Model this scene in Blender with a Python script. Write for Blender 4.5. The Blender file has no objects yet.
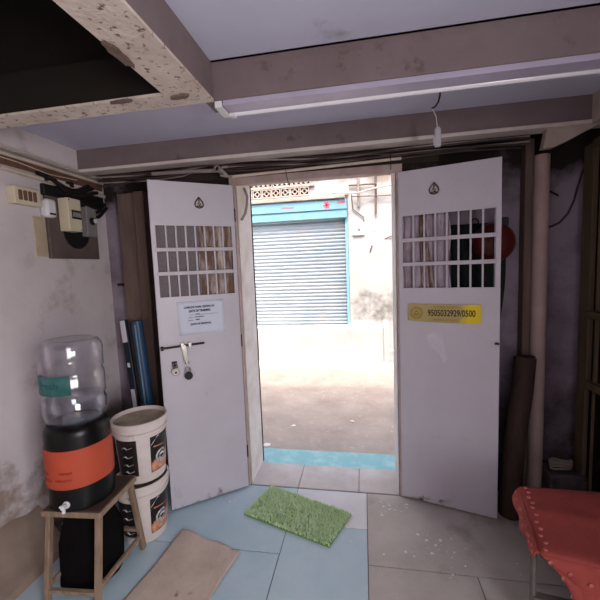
import bpy, bmesh, math, random
from mathutils import Vector, Matrix
random.seed(7)
PI = math.pi
S = bpy.context.scene
COL = S.collection

# ------------------------------------------------------------------ helpers
def lin(c):
    c = c / 255.0
    return c / 12.92 if c <= 0.04045 else ((c + 0.055) / 1.055) ** 2.4
def rgb(r, g, b):
    return (lin(r), lin(g), lin(b), 1.0)

def mat(name, c1, c2=None, scale=6.0, lo=0.35, hi=0.7, rough=0.7, metal=0.0, bump=0.0, bscale=40.0,
        spec=0.4, trans=0.0, ior=1.45, alpha=1.0, detail=5.0, stretch=None):
    m = bpy.data.materials.new(name); m.use_nodes = True
    nt = m.node_tree; b = nt.nodes['Principled BSDF']
    b.inputs['Roughness'].default_value = rough
    b.inputs['Metallic'].default_value = metal
    b.inputs['Specular IOR Level'].default_value = spec
    b.inputs['Transmission Weight'].default_value = trans
    b.inputs['IOR'].default_value = ior
    b.inputs['Alpha'].default_value = alpha
    b.inputs['Base Color'].default_value = c1
    tc = nt.nodes.new('ShaderNodeTexCoord'); out = tc.outputs['Object']
    if stretch:
        mp = nt.nodes.new('ShaderNodeMapping'); mp.inputs['Scale'].default_value = stretch
        nt.links.new(out, mp.inputs['Vector']); out = mp.outputs['Vector']
    if c2 is not None:
        n = nt.nodes.new('ShaderNodeTexNoise'); n.inputs['Scale'].default_value = scale
        n.inputs['Detail'].default_value = detail; n.inputs['Roughness'].default_value = 0.62
        r = nt.nodes.new('ShaderNodeValToRGB')
        r.color_ramp.elements[0].position = lo; r.color_ramp.elements[0].color = c1
        r.color_ramp.elements[1].position = hi; r.color_ramp.elements[1].color = c2
        nt.links.new(out, n.inputs['Vector']); nt.links.new(n.outputs['Fac'], r.inputs['Fac'])
        nt.links.new(r.outputs['Color'], b.inputs['Base Color'])
    if bump > 0:
        n2 = nt.nodes.new('ShaderNodeTexNoise'); n2.inputs['Scale'].default_value = bscale
        n2.inputs['Detail'].default_value = 6
        bp = nt.nodes.new('ShaderNodeBump'); bp.inputs['Strength'].default_value = bump
        bp.inputs['Distance'].default_value = 0.01
        nt.links.new(out, n2.inputs['Vector']); nt.links.new(n2.outputs['Fac'], bp.inputs['Height'])
        nt.links.new(bp.outputs['Normal'], b.inputs['Normal'])
    return m

def over(m, color, scale, lo, hi, zlo=None, zhi=None, box=None, detail=6.0, zw=0.25):
    """second procedural layer of wear or painted shade over a material: ragged noise, optionally below a height / inside a box"""
    nt = m.node_tree; b = nt.nodes['Principled BSDF']
    inp = b.inputs['Base Color']
    mix = nt.nodes.new('ShaderNodeMix'); mix.data_type = 'RGBA'
    if inp.is_linked:
        src = inp.links[0].from_socket; nt.links.new(src, mix.inputs['A'])
    else:
        mix.inputs['A'].default_value = inp.default_value
    mix.inputs['B'].default_value = color
    tc = nt.nodes.new('ShaderNodeTexCoord')
    n = nt.nodes.new('ShaderNodeTexNoise'); n.inputs['Scale'].default_value = scale; n.inputs['Detail'].default_value = detail
    n.inputs['Roughness'].default_value = 0.65
    nt.links.new(tc.outputs['Object'], n.inputs['Vector'])
    fac = n.outputs['Fac']
    sep = nt.nodes.new('ShaderNodeSeparateXYZ'); nt.links.new(tc.outputs['Object'], sep.inputs['Vector'])
    def math_(op, a, bb):
        q = nt.nodes.new('ShaderNodeMath'); q.operation = op
        for i, v in enumerate((a, bb)):
            if isinstance(v, (int, float)): q.inputs[i].default_value = v
            else: nt.links.new(v, q.inputs[i])
        return q.outputs[0]
    def rng(sock, a, c):
        q = nt.nodes.new('ShaderNodeMapRange'); q.inputs['From Min'].default_value = a; q.inputs['From Max'].default_value = c
        nt.links.new(sock, q.inputs['Value']); return q.outputs['Result']
    if zlo is not None:
        g = rng(sep.outputs['Z'], zhi, zlo)          # 1 low, 0 high
        fac = math_('ADD', fac, math_('MULTIPLY', math_('SUBTRACT', g, 1.0), zw))
    if box:
        for ax, a, c in box:
            w = 0.25 * abs(c - a)
            g = math_('MINIMUM', rng(sep.outputs[ax], a, a + w), rng(sep.outputs[ax], c, c - w))
            fac = math_('ADD', fac, math_('MULTIPLY', math_('SUBTRACT', g, 1.0), 0.5))
    fac = rng(fac, lo, hi)
    nt.links.new(fac, mix.inputs['Factor'])
    nt.links.new(mix.outputs['Result'], inp)
    return m

class MB:
    def __init__(self): self.v = []; self.f = []; self.m = []; self.cur = 0
    def add(self, vs, fs):
        o = len(self.v); self.v += [Vector(p) for p in vs]
        for f in fs: self.f.append([i + o for i in f]); self.m.append(self.cur)
        return self
    def mi(self, i): self.cur = i; return self
    def box(self, x0, x1, y0, y1, z0, z1):
        vs = [(x, y, z) for z in (z0, z1) for y in (y0, y1) for x in (x0, x1)]
        return self.add(vs, [(0,2,3,1),(4,5,7,6),(0,1,5,4),(2,6,7,3),(0,4,6,2),(1,3,7,5)])
    def obox(self, c, size, M=None):
        M = M or Matrix.Identity(3); vs = []
        for z in (-.5,.5):
            for y in (-.5,.5):
                for x in (-.5,.5):
                    vs.append(Vector(c) + M @ Vector((x*size[0], y*size[1], z*size[2])))
        return self.add(vs, [(0,2,3,1),(4,5,7,6),(0,1,5,4),(2,6,7,3),(0,4,6,2),(1,3,7,5)])
    def tube(self, pts, r, seg=10, caps=True, r2=None, flat=1.0):
        pts = [Vector(p) for p in pts]; n = len(pts); rings = []
        up = None
        for i, p in enumerate(pts):
            t = (pts[min(i+1, n-1)] - pts[max(i-1, 0)]).normalized()
            if up is None:
                up = Vector((0,0,1)) if abs(t.z) < .9 else Vector((1,0,0))
            a = t.cross(up).normalized(); bb = a.cross(t).normalized(); up = bb
            rr = r if r2 is None else r + (r2 - r) * i / (n - 1)
            rings.append([p + a*math.cos(2*PI*k/seg)*rr + bb*math.sin(2*PI*k/seg)*rr*flat for k in range(seg)])
        vs = [v for rg in rings for v in rg]; fs = []
        for i in range(n-1):
            for k in range(seg):
                k2 = (k+1) % seg
                fs.append((i*seg+k, i*seg+k2, (i+1)*seg+k2, (i+1)*seg+k))
        if caps:
            fs.append(tuple(range(seg-1,-1,-1))); fs.append(tuple((n-1)*seg+k for k in range(seg)))
        return self.add(vs, fs)
    def bar(self, a, b, w, d=None, twist=0):
        d = d or w; a = Vector(a); b = Vector(b); t = (b-a).normalized()
        up = Vector((0,1,0)) if abs(t.y) < .9 else Vector((0,0,1))
        x = t.cross(up).normalized(); y = x.cross(t).normalized()
        vs = []
        for p in (a, b):
            for sx, sy in ((-1,-1),(1,-1),(1,1),(-1,1)): vs.append(p + x*sx*w/2 + y*sy*d/2)
        return self.add(vs, [(0,1,2,3),(7,6,5,4),(0,4,5,1),(1,5,6,2),(2,6,7,3),(3,7,4,0)])
    def lathe(self, prof, seg=40, c=(0,0,0), a0=0, a1=2*PI, axis='z'):
        full = abs(a1-a0-2*PI) < 1e-6; n = seg if full else seg+1
        vs = []; fs = []
        for r, z in prof:
            for k in range(n):
                a = a0 + (a1-a0)*k/seg
                if axis == 'z': q = (c[0]+r*math.cos(a), c[1]+r*math.sin(a), c[2]+z)
                elif axis == 'y': q = (c[0]+r*math.cos(a), c[1]-z, c[2]+r*math.sin(a))
                else: q = (c[0]+z, c[1]+r*math.cos(a), c[2]+r*math.sin(a))
                vs.append(q)
        for i in range(len(prof)-1):
            for k in range(seg):
                k2 = (k+1) % n if full else k+1
                fs.append((i*n+k, i*n+k2, (i+1)*n+k2, (i+1)*n+k))
        return self.add(vs, fs)
    def prism(self, poly, y0, y1, plane='xz'):
        n = len(poly); vs = []
        for y in (y0, y1):
            for a, b in poly:
                vs.append({'xz': (a, y, b), 'xy': (a, b, y), 'yz': (y, a, b)}[plane])
        fs = [tuple(range(n)), tuple(range(2*n-1, n-1, -1))]
        for k in range(n): fs.append((k, k+n, (k+1) % n + n, (k+1) % n))
        return self.add(vs, fs)
    def sheet(self, fn, nu, nv, thick=0.0):
        vs = []; fs = []
        for j in range(nv+1):
            for i in range(nu+1): vs.append(fn(i/nu, j/nv))
        for j in range(nv):
            for i in range(nu):
                a = j*(nu+1)+i; fs.append((a, a+1, a+nu+2, a+nu+1))
        return self.add(vs, fs)
    def torus(self, c, R, r, axis='y', seg=24, s2=8, a0=0, a1=2*PI):
        pts = []
        full = abs(a1-a0-2*PI) < 1e-6
        for k in range(seg + 1):
            a = a0 + (a1-a0)*k/seg
            u, w = R*math.cos(a), R*math.sin(a)
            pts.append({'y': (c[0]+u, c[1], c[2]+w), 'z': (c[0]+u, c[1]+w, c[2]), 'x': (c[0], c[1]+u, c[2]+w)}[axis])
        return self.tube(pts, r, s2, caps=not full)
    def build(self, name, mats, parent=None, loc=None, bevel=0, smooth=True, solid=0, sub=0, rot=0, angle=40):
        me = bpy.data.meshes.new(name)
        me.from_pydata([tuple(v) for v in self.v], [], self.f)
        if not isinstance(mats, (list, tuple)): mats = [mats]
        for m in mats: me.materials.append(m)
        for p, k in zip(me.polygons, self.m): p.material_index = k
        bm = bmesh.new(); bm.from_mesh(me)
        bmesh.ops.remove_doubles(bm, verts=bm.verts, dist=1e-6)
        bmesh.ops.recalc_face_normals(bm, faces=bm.faces)
        bm.to_mesh(me); bm.free()
        if smooth:
            for p in me.polygons: p.use_smooth = True
            me.set_sharp_from_angle(angle=math.radians(angle))
        o = bpy.data.objects.new(name, me); COL.objects.link(o)
        if parent: o.parent = parent
        if loc: o.location = loc
        if rot: o.rotation_euler = (0, 0, rot)
        if solid:
            md = o.modifiers.new('thick', 'SOLIDIFY'); md.thickness = solid; md.offset = 0
        if bevel:
            md = o.modifiers.new('bevel', 'BEVEL'); md.width = bevel; md.segments = 2; md.limit_method = 'ANGLE'
        if sub:
            md = o.modifiers.new('sub', 'SUBSURF'); md.levels = sub; md.render_levels = sub
        return o

def thing(name, label, cat, loc=(0,0,0), rz=0, group=None):
    o = bpy.data.objects.new(name, None); COL.objects.link(o)
    o.empty_display_size = .1
    o.location = loc; o.rotation_euler = (0,0,rz)
    return tag(o, label, cat, group)
def tag(o, label, cat, group=None):
    o['label'] = label; o['category'] = cat
    if group: o['group'] = group
    return o
def struct(o, label=None, cat=None):
    o['kind'] = 'structure'
    if label: o['label'] = label
    if cat: o['category'] = cat
    return o

def lettering(text, size, material, parent, name='lettering', fit=None, depth=.0006, M=None, bold=0.0, warp=None):
    """text as a mesh lying in local x/z, facing -y, centred on its origin"""
    cu = bpy.data.curves.new('txt', 'FONT'); cu.body = text; cu.size = size; cu.align_x = 'CENTER'; cu.align_y = 'CENTER'
    cu.offset = bold; cu.extrude = depth
    t = bpy.data.objects.new('txt', cu); COL.objects.link(t)
    dg = bpy.context.evaluated_depsgraph_get()
    me = bpy.data.meshes.new_from_object(t.evaluated_get(dg))
    bpy.data.objects.remove(t)
    xs = [v.co.x for v in me.vertices]; w = max(xs) - min(xs)
    k = (fit / w) if fit else 1.0
    for v in me.vertices:
        x, y, z = v.co
        v.co = (x*k, -z, y)
        if M is not None: v.co = M @ v.co
        if warp: v.co = warp(v.co)
    me.materials.clear(); me.materials.append(material)
    o = bpy.data.objects.new(name, me); COL.objects.link(o); o.parent = parent
    return o

# ------------------------------------------------------------------ materials
plaster = mat('lavender_plaster', rgb(198,190,200), rgb(176,166,172), 3.0, .3, .75, .85, bump=.25, bscale=14)
over(plaster, rgb(150,138,130), 2.2, .55, .8)
left_plaster = mat('worn_white_plaster', rgb(212,202,204), rgb(196,184,186), 2.6, .3, .75, .85, bump=.35, bscale=9)
over(left_plaster, rgb(160,146,138), 5.0, .56, .80)
over(left_plaster, rgb(150,132,120), 2.6, .30, .42, zlo=.25, zhi=1.0, zw=.5)
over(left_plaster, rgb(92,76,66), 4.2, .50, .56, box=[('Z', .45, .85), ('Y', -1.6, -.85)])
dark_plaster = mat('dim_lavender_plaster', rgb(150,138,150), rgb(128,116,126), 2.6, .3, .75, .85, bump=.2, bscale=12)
over(dark_plaster, rgb(48,38,31), 2.6, .02, .50, zlo=.1, zhi=.9, zw=.45)  # dark brown that deepens towards the floor
over(dark_plaster, rgb(40,32,28), 3.0, .18, .42, box=[('Z', 1.78, 2.78)])  # upper wall darkened for the shade under the beam, with some soot
ceil_m = mat('ceiling_paint', rgb(204,204,224), rgb(192,192,210), 2.0, .3, .75, .6, bump=.08, bscale=8)
over(ceil_m, rgb(120,108,104), 3.0, .64, .9)
beam_m = mat('beam_paint', rgb(124,110,112), rgb(106,92,92), 3.0, .3, .75, .7, bump=.15, bscale=18)
over(beam_m, rgb(84,66,58), 7.0, .62, .74)
flaky = mat('flaking_beam_paint', rgb(208,196,186), rgb(188,172,160), 9, .35, .7, .8, bump=.5, bscale=55)
over(flaky, rgb(112,90,76), 42, .57, .64)
over(flaky, rgb(150,120,104), 9, .62, .72)
white_wood = mat('cream_paint', rgb(190,178,166), rgb(160,146,134), 7, .35, .75, .6, bump=.2)
pale_edge = mat('bounce_light_flange', rgb(214,204,198), rgb(192,180,172), 7, .35, .75, .6, bump=.1)  # flange whitened to stand in for light bounced up from the floor
dark_lintel = mat('shade_dark_lintel_wood', rgb(62,50,45), rgb(44,35,31), 5, .3, .75, .85, bump=.2)  # darkened for the shade under the beam; also colours the dark door channel
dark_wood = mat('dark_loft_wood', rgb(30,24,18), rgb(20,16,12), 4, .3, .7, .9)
brown_wood = mat('aged_brown_wood', rgb(112,94,86), rgb(88,72,64), 5, .3, .75, .8, bump=.2, stretch=(6,6,.6))
olive_wood = mat('olive_brown_wood', rgb(98,82,62), rgb(66,54,40), 5, .3, .75, .8, bump=.2, stretch=(6,6,.6))
door_m = mat('door_lavender_paint', rgb(196,191,198), rgb(186,180,187), 3, .3, .75, .38, bump=.06, bscale=7)
over(door_m, rgb(160,146,146), 6, .62, .85)
over(door_m, rgb(96,78,70), 14, .46, .62, zlo=.0, zhi=.17, zw=.40)
door_bar = mat('grille_paint', rgb(196,190,196), rgb(178,170,174), 9, .35, .7, .45)
frame_m = mat('door_frame_paint', rgb(176,158,152), rgb(150,130,124), 8, .35, .7, .65, bump=.15)
reveal_m = mat('white_reveal_plaster', rgb(222,216,210), rgb(196,186,178), 6, .4, .75, .8, bump=.2)
screen_m = mat('grey_mesh_screen', rgb(120,112,114), rgb(108,100,102), 60, .3, .7, .8)
curtain_m = mat('patterned_curtain', rgb(110,84,72), rgb(188,176,170), 9, .46, .66, .75, stretch=(3,1,.7))
curtain2_m = mat('mauve_curtain', rgb(168,156,170), rgb(134,118,124), 14, .4, .62, .8, stretch=(3,1,.6))
blue_stone = mat('blue_grey_stone', rgb(166,192,203), rgb(186,204,210), 3.2, .3, .75, .30, bump=.1, bscale=22)
over(blue_stone, rgb(196,204,206), 5.0, .6, .9)
pale_stone = mat('pale_grey_stone', rgb(216,215,216), rgb(200,200,203), 4.2, .3, .75, .30, bump=.1, bscale=22)
grey_stone = mat('warm_grey_stone', rgb(192,184,176), rgb(168,159,150), 3.6, .3, .75, .36, bump=.12, bscale=22)
over(grey_stone, rgb(112,100,92), 2.2, .58, .82)
grout = mat('dark_grout', rgb(104,106,108), None, rough=.9)
thresh_m = mat('threshold_stone', rgb(196,190,186), rgb(176,168,162), 6, .35, .7, .45)
step_m = mat('blue_painted_step', rgb(134,184,186), rgb(168,204,200), 9, .45, .72, .7, bump=.2)
over(step_m, rgb(196,196,184), 12, .62, .72)
road_m = mat('dusty_road', rgb(174,161,149), rgb(148,135,124), 3, .3, .75, .95, bump=.5, bscale=16)
over(road_m, rgb(198,182,170), 22, .6, .7)
opp_m = mat('opposite_wall_plaster', rgb(194,192,188), rgb(182,178,172), 2.4, .35, .75, .9, bump=.3, bscale=12)
over(opp_m, rgb(116,114,108), 7.0, .30, .66, box=[('X', .35, 1.7), ('Z', .35, 1.15)])
over(opp_m, rgb(158,146,134), 2.6, .36, .48, box=[('Z', 2.1, 5.6)])
over(opp_m, rgb(120,108,98), 11, .66, .74)
plinth_m = mat('sunlit_plinth_plaster', rgb(198,196,192), rgb(188,183,178), 3, .4, .75, .9, bump=.25, bscale=14)
shut_m = mat('pale_blue_shutter', rgb(180,188,193), rgb(160,176,186), 2.2, .35, .7, .5, metal=.0)
over(shut_m, rgb(196,180,172), 1.6, .60, .78)
shutblue = mat('sky_blue_paint', rgb(128,176,190), rgb(142,186,198), 4, .35, .7, .5)
pink_m = mat('pink_red_paint', rgb(226,84,104), None, rough=.6)
black_m = mat('black_rubber', rgb(22,20,20), rgb(32,28,28), 12, .3, .7, .55)
black_gl = mat('black_gloss_plastic', rgb(8,8,8), rgb(13,12,12), 8, .3, .7, .32, spec=.3)
cable_m = mat('dark_cable', rgb(52,42,40), rgb(72,60,56), 9, .3, .7, .6)
conduit_m = mat('ivory_conduit', rgb(206,192,178), rgb(180,164,150), 7, .35, .75, .45)
grey_pipe = mat('grey_conduit', rgb(150,140,136), rgb(128,116,112), 7, .35, .75, .5)
red_strip = mat('rust_brown_strip', rgb(116,80,66), rgb(92,66,56), 6, .35, .7, .7, stretch=(1,6,1))
cream_pl = mat('cream_plastic', rgb(216,206,180), rgb(202,190,162), 6, .35, .7, .4)
white_pl = mat('white_plastic', rgb(222,220,222), rgb(208,206,208), 8, .35, .7, .35)
greybox_m = mat('grey_metal_box', rgb(138,132,132), rgb(120,114,114), 8, .35, .7, .5)
board_m = mat('brown_meter_board', rgb(100,86,82), rgb(82,70,66), 5, .35, .7, .7, bump=.1)
orange_m = mat('orange_band', rgb(180,74,48), rgb(166,66,42), 4, .35, .7, .6)
script_m = mat('dark_red_ink', rgb(140,40,30), None, rough=.6)
chrome = mat('chrome', rgb(190,186,180), None, rough=.22, metal=1.0)
dark_steel = mat('dark_steel', rgb(64,58,56), rgb(44,38,36), 12, .35, .7, .45, metal=.7)
brass = mat('brass', rgb(104,84,62), rgb(72,56,42), 30, .35, .7, .4, metal=.8)
stool_m = mat('worn_stool_wood', rgb(150,128,108), rgb(112,90,72), 7, .35, .7, .7, bump=.25, stretch=(4,4,.8))
stool_top = mat('dark_stool_top', rgb(78,62,54), rgb(56,44,38), 5, .35, .7, .6, bump=.15)
bucket_m = mat('white_bucket_plastic', rgb(214,204,198), rgb(196,184,178), 5, .35, .75, .4)
over(bucket_m, rgb(160,142,130), 7, .64, .8)
bucket_in = mat('dusty_lid', rgb(176,162,142), rgb(132,116,96), 9, .4, .7, .8, bump=.3)
label_dk = mat('black_label', rgb(26,22,22), rgb(48,36,34), 9, .4, .7, .4)
label_or = mat('rusty_orange_print', rgb(176,92,60), rgb(206,160,130), 30, .42, .62, .4)
label_wh = mat('pale_print', rgb(204,204,204), rgb(110,112,114), 60, .42, .6, .4)
teal_m = mat('teal_label', rgb(38,90,84), rgb(70,116,116), 9, .4, .7, .5)
ink = mat('dark_ink', rgb(44,44,60), None, rough=.7)
paper_m = mat('white_paper', rgb(208,212,226), rgb(198,202,216), 4, .35, .7, .7)
yellow_m = mat('yellow_plate', rgb(178,160,98), rgb(166,150,104), 5, .35, .7, .4)
over(yellow_m, rgb(222,196,30), 5, .18, .36, box=[('X', .04, .50)])
sign_ink = mat('brown_black_ink', rgb(62,46,20), None, rough=.6)
sign_ink2 = mat('olive_ink', rgb(150,122,36), None, rough=.6)
mat_green = mat('green_turf', rgb(196,222,168), rgb(220,236,200), 26, .35, .7, .95)
rug_m = mat('brown_rug', rgb(204,187,173), rgb(176,158,145), 5, .3, .75, .95, bump=.5, bscale=60)
over(rug_m, rgb(66,52,46), 7, .63, .72)
red_cloth = mat('red_cloth', rgb(160,72,64), rgb(140,60,54), 8, .3, .75, .85, bump=.25, bscale=120)
red_dark = mat('red_helmet', rgb(92,32,24), rgb(70,24,20), 6, .35, .7, .35)
green_cloth = mat('dark_green_cloth', rgb(20,36,26), rgb(14,26,20), 8, .35, .7, .85, bump=.3)
brown_roll = mat('brown_rolled_mat', rgb(62,45,37), rgb(42,31,27), 9, .35, .7, .85, bump=.4, stretch=(2,2,.5))
steel_leg = mat('steel_leg', rgb(120,112,108), rgb(96,88,84), 10, .35, .7, .5, metal=.5)
navy_m = mat('navy_plastic', rgb(20,28,40), rgb(28,40,56), 7, .35, .7, .4)
blue_pl = mat('blue_plastic', rgb(52,84,118), rgb(40,66,98), 5, .35, .7, .4)
glass_dk = mat('dark_window_glass', rgb(16,14,14), None, rough=.15, spec=.5)
chip_m = mat('white_paint_chips', rgb(226,222,218), None, rough=.8)
tube_m = mat('white_lamp_tube', rgb(232,230,236), None, rough=.2, spec=.6)
batten_m = mat('lamp_batten', rgb(176,168,188), rgb(166,158,178), 5, .35, .7, .4)
jali_m = mat('concrete_lattice', rgb(196,184,172), rgb(168,154,142), 8, .35, .7, .9)
hole_m = mat('lattice_dark_recess', rgb(52,42,36), None, rough=.95)
def clear_mat(name, col, rough=.06, ior=1.4):
    m = mat(name, col, rough=rough, trans=1.0, ior=ior, spec=.5); return m
def thin_clear(name, tint, rough):
    m = bpy.data.materials.new(name); m.use_nodes = True; nt = m.node_tree; nt.nodes.clear()
    o = nt.nodes.new('ShaderNodeOutputMaterial'); mx = nt.nodes.new('ShaderNodeMixShader')
    tr = nt.nodes.new('ShaderNodeBsdfTransparent'); tr.inputs['Color'].default_value = tint
    gl = nt.nodes.new('ShaderNodeBsdfGlossy'); gl.inputs['Roughness'].default_value = rough
    lw = nt.nodes.new('ShaderNodeLayerWeight'); lw.inputs['Blend'].default_value = .5
    pw = nt.nodes.new('ShaderNodeMath'); pw.operation = 'POWER'; pw.inputs[1].default_value = 3.5
    ad = nt.nodes.new('ShaderNodeMath'); ad.operation = 'MULTIPLY_ADD'; ad.inputs[1].default_value = .8; ad.inputs[2].default_value = .10
    nt.links.new(lw.outputs['Facing'], pw.inputs[0]); nt.links.new(pw.outputs[0], ad.inputs[0])
    nt.links.new(ad.outputs[0], mx.inputs[0]); nt.links.new(tr.outputs[0], mx.inputs[1]); nt.links.new(gl.outputs[0], mx.inputs[2])
    nt.links.new(mx.outputs[0], o.inputs['Surface']); return m
pet_m = thin_clear('clear_bottle_plastic', (.93, .93, .96, 1), .12)
water_m = thin_clear('water', (.88, .90, .96, 1), .04)

# ------------------------------------------------------------------ the room
XL, XR, YB, ZC, ZB = -1.04, 2.0, -4.3, 2.26, 2.119
WY = .12                                   # recessed wall face beside the door piers
DX0, DX1, DH, WT = -.022, .957, 1.985, .285

# floor: individual stone slabs laid with open joints over a dark bed
fm = MB()
fm.mi(0).box(XL-.1, XR+.1, YB, .02, -.10, -.004)
def slab(x0, x1, y0, y1, k, skew0=0, skew1=0):
    g = .0025
    vs = []
    for z in (-.006, 0.0):
        for (x, y) in ((x0+g, y0+g), (x1-g, y0+g+(skew0)), (x1-g, y1-g+skew1), (x0+g, y1-g)): vs.append((x, y, z))
    fm.mi(k).add(vs, [(3,2,1,0),(4,5,6,7),(0,1,5,4),(1,2,6,5),(2,3,7,6),(3,0,4,7)])
xa, xb = .305, .752                         # joints running away from the viewer
slab(XL, xa, -.545, .0, 1); slab(XL, xa, -1.1, -.545, 1); slab(XL, xa, -1.7, -1.1, 1); slab(XL, xa, YB, -1.7, 2)
slab(xa, xb, -.32, .0, 2); slab(xa, xb, -1.0, -.32, 1); slab(xa, xb, -1.7, -1.0, 1); slab(xa, xb, YB, -1.7, 3)
slab(xb, XR, -.555, .0, 3); slab(1.2, XR, .0, WY, 3); slab(xb, 1.25, -1.2, -.555, 3); slab(1.25, XR, -1.2, -.555, 3)
slab(xb, XR, YB, -1.2, 3)
slab(XL, -.35, .0, WY, 2); 
struct(fm.build('floor', [grout, blue_stone, pale_stone, grey_stone], smooth=False), 'floor of blue-grey and warm grey stone slabs with dark joints', 'floor')

tm = MB()
for k, (a, b) in enumerate(((DX0, .30), (.303, .70), (.703, DX1))): tm.box(a, b, .012, WT, -.10, .0)
struct(tm.build('trim_threshold', thresh_m, bevel=.003), 'pale stone sill across the doorway', 'threshold')

# walls
w = MB(); w.box(XL-.2, XL, YB, WY+.25, -.1, 3.4)
struct(w.build('wall_left', left_plaster), 'worn whitewashed left wall with brown stains near the floor', 'wall')
w = MB(); w.box(XR, XR+.2, -2.5, WY+.25, -.1, 3.4); w.box(XR, XR+.2, YB, -3.7, -.1, 3.4); w.box(XR, XR+.2, -3.7, -2.5, -.1, .5); w.box(XR, XR+.2, -3.7, -2.5, 1.9, 3.4)  # gap behind the viewer, added to let the fill light in
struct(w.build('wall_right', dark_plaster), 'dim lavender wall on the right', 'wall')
w = MB(); w.box(XL-.2, XR+.2, YB-.2, YB, -.1, 3.4)
struct(w.build('wall_back', plaster), 'wall behind the viewer', 'wall')
w = MB()
w.mi(0).box(XL-.2, -.50, WY, WT, -.1, ZC)         # left recess
w.box(1.20, XR+.2, WY, WT, -.1, ZC)               # right recess
w.mi(0).box(-.50, DX0, .03, WT, -.1, ZC)          # piers each side of the opening
w.box(DX1, 1.20, .03, WT, -.1, ZC)
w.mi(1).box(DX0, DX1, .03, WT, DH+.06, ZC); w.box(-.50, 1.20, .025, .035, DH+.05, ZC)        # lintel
w.mi(0).box(XL-3, XR+3, WT-.03, WT, ZC, 4.45)     # street front above
w.box(XL-3, XL-.2, WT-.03, WT, -.3, ZC); w.box(XR+.2, XR+3, WT-.03, WT, -.3, ZC)
struct(w.build('wall_front', [dark_plaster, dark_lintel], smooth=False), 'door wall, lavender plaster in shade', 'wall')

q = MB()
def fillet(u, v):
    y = -2.6 + 1.98*u
    top = .27 + .025*math.sin(9*y) + .018*math.sin(23*y+1) - .06*max(0, (y+1.0)/.38); pr_ = [(XL-.006, top), (XL+.012, top-.02), (-.985, .13), (-.915, .06), (-.850, .03), (-.830, -.01)]
    k = min(int(v*5), 4); f_ = v*5 - k; a, b_ = pr_[k], pr_[k+1]
    return (a[0]+(b_[0]-a[0])*f_ + .006*math.sin(31*y+7*v)*math.sin(PI*v), y, a[1]+(b_[1]-a[1])*f_)
q.sheet(fillet, 60, 15)
q.add([fillet(1, k/15) for k in range(16)] + [(XL-.006, -.62, -.01)], [tuple(range(17))])
struct(q.build('trim_skirting', mat('brown_cement', rgb(150,132,118), rgb(118,100,88), 4, .3, .75, .9, bump=.5, bscale=12)), 'rough brown cement fillet at the foot of the left wall', 'skirting')
# bright plastered reveal and the frame round the opening
f = MB()
f.mi(1).box(DX0-.035, DX0-.002, -.012, .028, 0.0, DH+.045); f.box(DX1+.002, DX1+.035, -.008, .028, 0.0, DH+.045)
f.box(DX0-.035, DX1+.035, -.010, .028, DH, DH+.045)
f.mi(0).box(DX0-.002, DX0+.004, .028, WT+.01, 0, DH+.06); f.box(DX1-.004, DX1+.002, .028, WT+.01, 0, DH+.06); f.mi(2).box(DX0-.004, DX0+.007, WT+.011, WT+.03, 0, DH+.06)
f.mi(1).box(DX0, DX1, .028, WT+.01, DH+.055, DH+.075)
struct(f.build('trim_doorframe', [reveal_m, frame_m, dark_lintel], bevel=.003), 'painted timber frame and white reveal of the doorway', 'door frame')

# ceiling slabs
c = MB()
c.box(.10, XR+.2, YB, -.75, ZC, ZC+.1)
c.box(XL-.2, XR+.2, -.82, WT-.03, ZC, ZC+.1)
c.box(XL-.2, .12, YB, -3.0, ZC, ZC+.1)
struct(c.build('ceiling', ceil_m, smooth=False), 'lavender-white ceiling between the beams', 'ceiling')
# dark loft above the open hatch
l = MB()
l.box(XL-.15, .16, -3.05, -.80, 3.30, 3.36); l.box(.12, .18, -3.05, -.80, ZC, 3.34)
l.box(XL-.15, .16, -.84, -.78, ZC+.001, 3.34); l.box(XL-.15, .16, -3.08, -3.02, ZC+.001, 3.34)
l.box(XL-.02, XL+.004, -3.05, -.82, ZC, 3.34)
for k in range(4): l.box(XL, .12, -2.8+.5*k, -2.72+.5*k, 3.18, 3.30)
struct(l.build('trim_loft', dark_wood, smooth=False), 'dark open loft hatch in the ceiling', 'loft hatch')

# beams
b = MB(); b.mi(0).box(XL, XR, -.10, -.02, ZB+.02, ZC+.01); b.mi(1).box(XL, XR, -.108, -.014, ZB, ZB+.020)
struct(b.build('trim_beam_door', [beam_m, pale_edge], bevel=.003), 'grey-mauve beam with a pale lower edge over the door', 'beam')
b = MB(); b.box(.16, XR, -.807, -.70, ZB, ZC+.01)
struct(b.build('trim_beam_cross', beam_m, bevel=.004), 'grey-mauve cross beam carrying the tube lamp', 'beam')
b = MB(); b.mi(0).box(.05, .1985, YB, -.815, ZB+.004, ZC+.02); b.mi(1).box(.044, .20, YB, -.808, ZB-.004, ZB+.006)
b.mi(2).box(XL, .05, -.896, -.815, ZB+.005, ZC+.02); b.mi(2).box(.049, .06, YB, -.90, ZB+.005, ZC+.02); b.mi(1).box(XL, .0438, -.905, -.808, ZB-.004, ZB+.006)  # hatch-side faces take the loft colour to paint in the hole's shade
hb = b.build('trim_beam_hatch', [beam_m, flaky, dark_wood])
struct(hb, 'beam framing the loft hatch, underside with flaking white paint', 'beam')
p = MB()
def blob(cx, cy, lx, ly, seed, z=ZB-.004, th=.008, n=18):
    r = random.Random(seed); poly = []
    for k in range(n):
        a = 2*PI*k/n; q = .75 + .4*r.random(); poly.append((cx+lx*q*math.cos(a), cy+ly*q*math.sin(a)))
    p.prism(poly, z-th, z+.002, 'xy')
blob(.055, -1.165, .016, .070, 3); blob(.098, -.885, .040, .014, 4); blob(-.13, -.905, .045, .008, 5)
struct(p.build('trim_beam_scar', brown_wood), 'bare dark patches where paint has fallen off the hatch beam', 'beam patch')
b = MB(); b.box(1.90, XR, YB, -.10, ZB, ZC+.01)
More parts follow.
